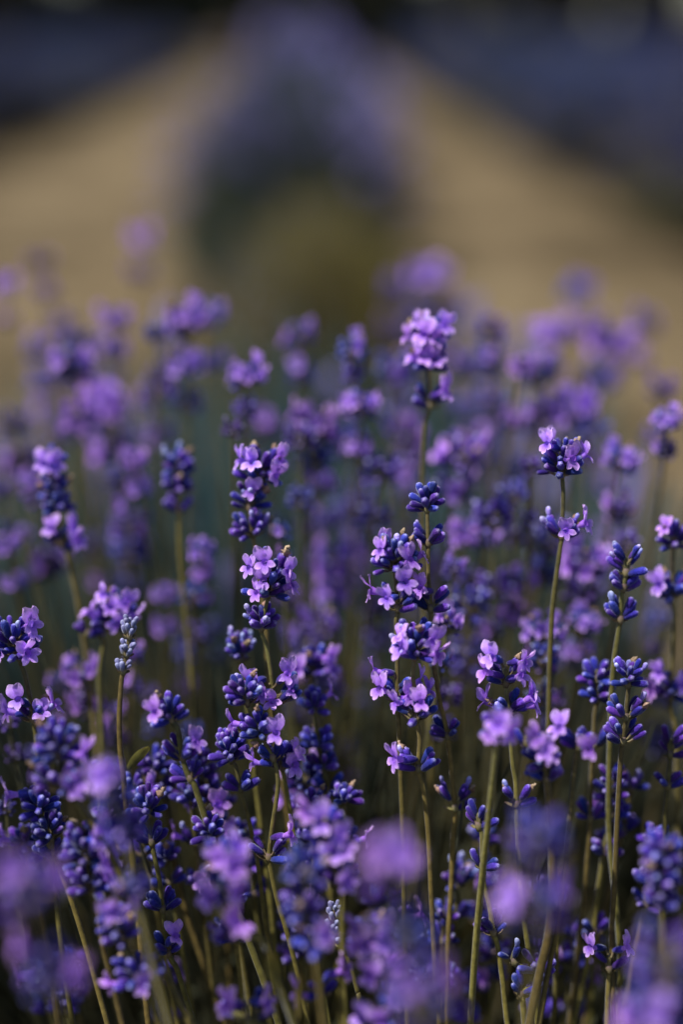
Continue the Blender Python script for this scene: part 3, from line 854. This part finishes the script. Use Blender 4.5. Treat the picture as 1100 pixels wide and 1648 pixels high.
# ---- bare stalks, side shoots and inner leaves of the near bush: one uncountable mass
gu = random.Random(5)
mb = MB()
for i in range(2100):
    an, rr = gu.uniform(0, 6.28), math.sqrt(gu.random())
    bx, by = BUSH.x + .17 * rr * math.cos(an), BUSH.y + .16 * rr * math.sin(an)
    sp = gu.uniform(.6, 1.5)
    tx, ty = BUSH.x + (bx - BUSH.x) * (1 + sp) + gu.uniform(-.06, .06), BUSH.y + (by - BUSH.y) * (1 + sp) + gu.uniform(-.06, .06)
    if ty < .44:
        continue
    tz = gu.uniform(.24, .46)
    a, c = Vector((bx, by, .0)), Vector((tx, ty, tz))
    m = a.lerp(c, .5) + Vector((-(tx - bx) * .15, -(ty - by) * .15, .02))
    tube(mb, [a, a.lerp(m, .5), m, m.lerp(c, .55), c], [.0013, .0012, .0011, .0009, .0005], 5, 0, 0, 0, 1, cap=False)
stalks = tag(obj("undergrowth", mb.mesh("undergrowth", [M_STALK_SHADED])), "mass of bare olive lavender stalks filling the near bush", "undergrowth", kind="stuff")

# the bush carries on to both sides: stems with simple heads, one mass
mb = MB()
cnt = 0
while cnt < 340:
    x, y = gu.uniform(-.40, .36), gu.uniform(.30, .95)
    tz = .58 - .9 * x * x - gu.uniform(0, .16)
    c = Vector((x, y, tz))
    px, py, _ = pix(c)
    pl, _, _ = pix(Vector((x * .85, y + .02, tz - .15)))
    if -90 < px < 1190 or -90 < pl < 1190:
        continue
    cnt += 1
    a = base_for(c, gu)
    m = a.lerp(c, .55) + Vector(((c.x - a.x) * .1, (c.y - a.y) * .1, .01))
    tube(mb, [a, m, c], [.0014, .0013, .001], 4, 0, 0, 0, 1, cap=False)
    ax = (c - m).normalized()
    for k in range(3):
        k0 = c - ax * (.02 * k * gu.uniform(.8, 1.3))
        tube(mb, [k0 - ax * .002, k0 + ax * .003, k0 + ax * .008, k0 + ax * .013], [.002, .0085 * gu.uniform(.8, 1.1), .008, .003], 7, 1, .3, 0, gu.uniform(.3, .9))
tag(obj("undergrowth", mb.mesh("undergrowth", [M_STEM, M_SPIKE])), "flowering stalks of the near bush spreading out past both picture edges", "undergrowth", kind="stuff")

# the far half of the same bush: grey-green stalks tinted like teal shadow, dim bud heads, lost in blur
mb = MB()
for i in range(900):
    x, y = gu.uniform(-.30, .25), gu.uniform(.70, 1.12)
    bx, by = x * .6, .72 + (y - .72) * .7
    tz = .505 - .9 * x * x - gu.uniform(0, .16)
    a, c = Vector((bx, by, 0)), Vector((x, y, tz))
    m = a.lerp(c, .55) + Vector((-(x - bx) * .15, 0, .02))
    tube(mb, [a, m, c], [.0014, .0013, .001], 4, 0, 0, gu.uniform(.4, .7), 1, cap=False)
    if gu.random() < .05:
        ax = (c - m).normalized()
        L = gu.uniform(.025, .05)
        pr = [(0, .3), (.18, 1), (.36, .45), (.55, 1.0), (.78, .9), (1, .2)]
        tube(mb, [c + ax * (L * t - .01) for t, _ in pr], [.0075 * q * gu.uniform(.7, 1.2) for _, q in pr], 6, 1, .25, .0, gu.uniform(.2, .6))
    for k in range(3):
        t = gu.uniform(.25, .8)
        p = a.lerp(c, t)
        d = Vector((gu.uniform(-1, 1), gu.uniform(-1, 1), gu.uniform(.5, 1.6))).normalized()
        q = d.orthogonal().normalized() * .0025
        mb.add([p, p + d * .02 - q, p + d * .02 + q, p + d * .042], [(0, 1, 2), (1, 3, 2)], 0, [.5, .7, .7, 1])
tag(obj("undergrowth", mb.mesh("undergrowth", [M_STALK_TEAL, M_SPIKE])), "blurred grey-green stalks and dim buds at the far side of the near bush", "undergrowth", kind="stuff")

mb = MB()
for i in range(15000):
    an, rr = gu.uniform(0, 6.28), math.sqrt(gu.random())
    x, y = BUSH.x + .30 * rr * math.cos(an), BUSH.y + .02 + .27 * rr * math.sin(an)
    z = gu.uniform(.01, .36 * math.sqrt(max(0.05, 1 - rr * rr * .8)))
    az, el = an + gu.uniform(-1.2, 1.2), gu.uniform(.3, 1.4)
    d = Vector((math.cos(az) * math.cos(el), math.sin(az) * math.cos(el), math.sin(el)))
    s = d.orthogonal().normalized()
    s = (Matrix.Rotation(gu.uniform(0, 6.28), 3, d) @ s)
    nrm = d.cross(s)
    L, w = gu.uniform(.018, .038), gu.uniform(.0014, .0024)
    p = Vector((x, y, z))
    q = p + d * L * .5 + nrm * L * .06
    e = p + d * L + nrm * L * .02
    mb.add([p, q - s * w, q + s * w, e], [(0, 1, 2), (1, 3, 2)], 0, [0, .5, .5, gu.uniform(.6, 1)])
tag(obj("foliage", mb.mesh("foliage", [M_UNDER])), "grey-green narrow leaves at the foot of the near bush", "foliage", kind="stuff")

# ------------------------------------------------------------------ lavender bushes of the rows behind
def bush_meshes(seed, leaf, spike, fol=.6, n_leaf=2400, n_spike=900, rad=.34, h=.60):
    g = random.Random(seed)
    ms, mf, mk = MB(), MB(), MB()
    for i in range(n_spike):
        an = g.uniform(0, 6.28)
        el = math.acos(g.uniform(.12, 1) ** .8)     # from vertical
        ln = h * g.uniform(.66, 1.1)
        d = Vector((math.cos(an) * math.sin(el), math.sin(an) * math.sin(el), math.cos(el)))
        r0 = .1 * math.sqrt(g.random())
        a = Vector((r0 * math.cos(an), r0 * math.sin(an), .03))
        rr_ = rad * g.uniform(.8, 1.25)
        tip = Vector((d.x * rr_, d.y * rr_, .05 + d.z * (ln - .05)))
        if tip.z < .16:
            continue
        m = a.lerp(tip, .5) + Vector((-d.x * .03, -d.y * .03, .05 * math.sin(el)))
        tube(ms, [a, m, tip], [.003, .0028, .002], 3, 0, 0, 0, 1, cap=False)
        if (tip.z < h * .55 and g.random() < .85) or g.random() < .35:
            continue
        ax = (tip - m).normalized()
        L = g.uniform(.04, .07)
        k0 = tip - ax * .01
        pr = [(0, .3), (.2, 1), (.4, .6), (.6, 1.0), (.8, .8), (1, .15)]
        tube(mk, [k0 + ax * L * t for t, _ in pr], [.0105 * q * g.uniform(.7, 1.25) for _, q in pr], 5, 0, .2, g.uniform(0, .3), g.uniform(.7, 1))
    for i in range(n_leaf):
        an = g.uniform(0, 6.28)
        u = g.uniform(.02, 1)
        el = math.acos(u)
        rr = g.uniform(.45, .95)
        p = Vector((math.cos(an) * math.sin(el) * rad * rr, math.sin(an) * math.sin(el) * rad * rr, .01 + u * h * fol * rr))
        d = (Vector((p.x, p.y, p.z + .1)).normalized() + Vector((g.uniform(-.6, .6), g.uniform(-.6, .6), g.uniform(-.2, .6)))).normalized()
        s = Matrix.Rotation(g.uniform(0, 6.28), 3, d) @ d.orthogonal().normalized()
        L, w = g.uniform(.04, .08), g.uniform(.004, .007)
        q = p + d * L * .5
        mf.add([p, q - s * w, q + s * w, p + d * L], [(0, 1, 2), (1, 3, 2)], 0, [0, .5, .5, g.uniform(.5, 1)])
    return ms.mesh("stalks", [M_STEM]), mf.mesh("foliage", [leaf]), mk.mesh("flower_spikes", [spike])

BUSHES = [bush_meshes(100 + k, M_ROWLEAF_SHADED, M_ROWSPIKE_SHADED) for k in range(3)]
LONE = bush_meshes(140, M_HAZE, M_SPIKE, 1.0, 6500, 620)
YOUNG = bush_meshes(150, M_LEAF, M_SPIKE, .95, 4200)
gb = random.Random(3)

def place_bush(parent, x, y, sx, sz, k, src=None):
    """three shared meshes of one bush under parent"""
    T = Matrix.Translation((x, y, 0)) @ Matrix.Rotation(gb.uniform(0, 6.28), 4, 'Z') @ Matrix.Diagonal((sx, sx, sz, 1))
    for nm, me in zip(("stalks", "foliage", "flower_spikes"), src or BUSHES[k % 3]):
        o = obj(nm, me, parent, T)
        o["kind"] = "stuff"

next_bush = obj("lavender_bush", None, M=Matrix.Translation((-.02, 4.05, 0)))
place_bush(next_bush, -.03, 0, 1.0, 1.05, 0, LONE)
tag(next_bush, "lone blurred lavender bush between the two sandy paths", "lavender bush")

young = obj("lavender_plant", None, M=Matrix.Translation((0.02, 2.55, 0)))
T = Matrix.Diagonal((.66, .8, .70, 1))
for nm, me in (("stalks", YOUNG[0]), ("foliage", YOUNG[1])):
    obj(nm, me, young, T)["kind"] = "stuff"
tag(young, "low olive-green lavender plant without flowers in front of the lone bush", "lavender plant")

def row(name, label, x, y0, y1, step, sx, sz):
    e = obj(name, None)
    y, k = y0, 0
    while y < y1:
        place_bush(e, x + gb.uniform(-.05, .05), y, sx * gb.uniform(.8, 1.15), sz * gb.uniform(.8, 1.1), k)
        y += step * gb.uniform(.9, 1.1)
        k += 1
    tag(e, label, "lavender row", "lavender rows", "stuff")

row("lavender_row", "far end of the middle lavender row behind the lone bush", 0.03, 5.0, 13, .75, 1.0, .96)
row("lavender_row", "blurred lavender row running along the far side of the wider path", -2.05, 3.4, 22, .72, 1.15, .9)
row("lavender_row", "blurred lavender row along the path behind the tall pale-petalled stem", 1.58, 2.6, 22, .70, 1.2, .9)
row("lavender_row", "outer lavender row beyond the row behind the tall pale-petalled stem", 3.1, 4.5, 24, .75, 1.2, .88)
row("lavender_row", "outermost lavender row before the pale bank", 4.7, 7, 24, .8, 1.2, .86)
row("lavender_row", "outer lavender row beyond the wider path", -3.6, 6, 24, .75, 1.2, .88)

# ------------------------------------------------------------------ pale bank and dark trees at the edge of the field
mbk = MB()
vs, fs = [], []
nx, ny = 40, 8
for j in range(ny + 1):
    for i in range(nx + 1):
        x = 3 + 24 * i / nx
        y = 33 + 9 * j / ny
        e = math.sin(math.pi * i / nx) ** .5 if 0 < i < nx else 0
        vs.append(Vector((x, y, -.05 + .55 * e * math.sin(math.pi * j / ny) + .06 * noise.noise((x * .7, y * .7, 0)))))
for j in range(ny):
    for i in range(nx):
        a = j * (nx + 1) + i
        fs.append((a, a + 1, a + nx + 2, a + nx + 1))
mbk.add(vs, fs, 0)
bank = obj("bank", mbk.mesh("bank", [M_PATH]))
bank["kind"] = "structure"

def tree(x, y, h, w, seed, label):
    g = random.Random(seed)
    root = obj("evergreen_tree", None, M=Matrix.Translation((x, y, 0)))
    mt, mc = MB(), MB()
    tube(mt, [Vector((0, 0, -.05)), Vector((.05, 0, h * .3)), Vector((0, .05, h * .65)), Vector((0, 0, h * .95))], [.22, .17, .1, .03], 8, 0, .05)
    for i in range(9):
        an, z = g.uniform(0, 6.28), h * g.uniform(.1, .8)
        e = Vector((math.cos(an), math.sin(an), .35))
        tube(mt, [Vector((0, 0, z)), Vector((0, 0, z)) + e * w * .25, Vector((0, 0, z)) + e * w * .42], [.06, .04, .015], 5, 0)
    clumps = []
    for i in range(60):
        z = g.uniform(.0, 1)
        r = w * .5 * (1 - z * .75) * math.sqrt(g.random()) * 1.05
        an = g.uniform(0, 6.28)
        clumps.append((Vector((r * math.cos(an), r * math.sin(an), h * (.03 + .95 * z))), g.uniform(.5, 1.0), g.random()))
    for i in range(6500):
        c, cr, tn = clumps[g.randrange(60)]
        d = Vector((g.gauss(0, 1), g.gauss(0, 1), g.gauss(0, .8))).normalized()
        p = c + d * cr * g.uniform(.5, 1.0)
        if p.z < .02:
            p.z = .02 + g.random() * .2
        s = d.orthogonal().normalized() * g.uniform(.10, .2)
        u = (Matrix.Rotation(g.uniform(0, 6), 3, d) @ s).cross(d).normalized() * g.uniform(.2, .38)
        mc.add([p - s, p + u, p + s, p - u], [(0, 1, 2, 3)], 0, [min(1, tn * .6 + g.random() * .4)] * 4)
    obj("trunk", mt.mesh("trunk", [M_BARK]), root)
    obj("crown", mc.mesh("crown", [M_DARKLEAF]), root)
    tag(root, label, "tree", "dark trees at the field edge")

TREE_LABEL = ["dark evergreen at the far end of the belt beyond the wider path"] + [f"dark evergreen, {o} from that far end, beyond the wider path" for o in ("second", "third", "fourth", "fifth", "sixth")] + \
    ["dark evergreen straight behind the lone bush and the middle row", "dark evergreen just beside the one straight behind the lone bush"] + \
    [f"dark evergreen behind the pale bank, {o} from the lone bush's line" for o in ("first", "second", "third", "fourth", "fifth", "sixth")]
TREE_X = (-17, -14, -11.2, -8.6, -6, -3.6, -1.2, 1.2, 3.6, 6.2, 9, 12, 15, 18)
for i, x in enumerate(TREE_X):
    near = 30 if x < 3 else 45
    tree(x * (1 if x < 3 else 1.1), near + (i * 7 % 4), 12.5 + (i * 5 % 4) * .9, 5.6, 300 + i, TREE_LABEL[i])

NTH = ("first", "second", "third", "fourth", "fifth", "sixth", "seventh", "eighth", "ninth", "tenth", "eleventh", "twelfth", "thirteenth", "fourteenth")
for i in range(14):
    tree(-23 + i * 3.7, 53 + (i * 5 % 3), 13 + (i * 7 % 4), 6.4, 400 + i, f"dark evergreen in the rearmost belt, {NTH[i]} counting from the wider path's side")

# ------------------------------------------------------------------ labels of the blurred stems
def compass(dx, dy):
    a = math.degrees(math.atan2(-dy, dx)) % 360
    return ("to the right of", "up and right of", "straight above", "up and left of", "to the left of", "down and left of", "straight below", "down and right of")[int((a + 22.5) // 45) % 8]

heroes = [a for a in ALL if a['hero']]
ORD = ("", "second ", "third ", "fourth ", "fifth ", "sixth ", "seventh ", "eighth ", "ninth ", "tenth ")
KIND = {'F': "flowering", 'f': "half-open", 'B': "budded"}
buckets = {}
for a in ALL:
    if a['hero']:
        continue
    hh = min(heroes, key=lambda q: (q['x'] - a['x']) ** 2 + (q['y'] - a['y']) ** 2)
    dist = math.hypot(hh['x'] - a['x'], hh['y'] - a['y'])
    dirn = compass(a['x'] - hh['x'], a['y'] - hh['y']) if dist > 18 else "right behind"
    soft = "soft" if a['dz'] < 9 else ("blurred" if a['dz'] < 20 else "very blurred")
    key = (soft, KIND[a['typ']], dirn, hh['ref'])
    buckets.setdefault(key, []).append((dist, a))
for (soft, kd, dirn, ref), lst in buckets.items():
    lst.sort(key=lambda q: q[0])
    for i, (d_, a) in enumerate(lst):
        o = ORD[min(i, 9)] or ("nearest " if len(lst) > 1 else "")
        a['root']["label"] = f"{o}{soft} {kd} lavender stem {dirn} {ref}"
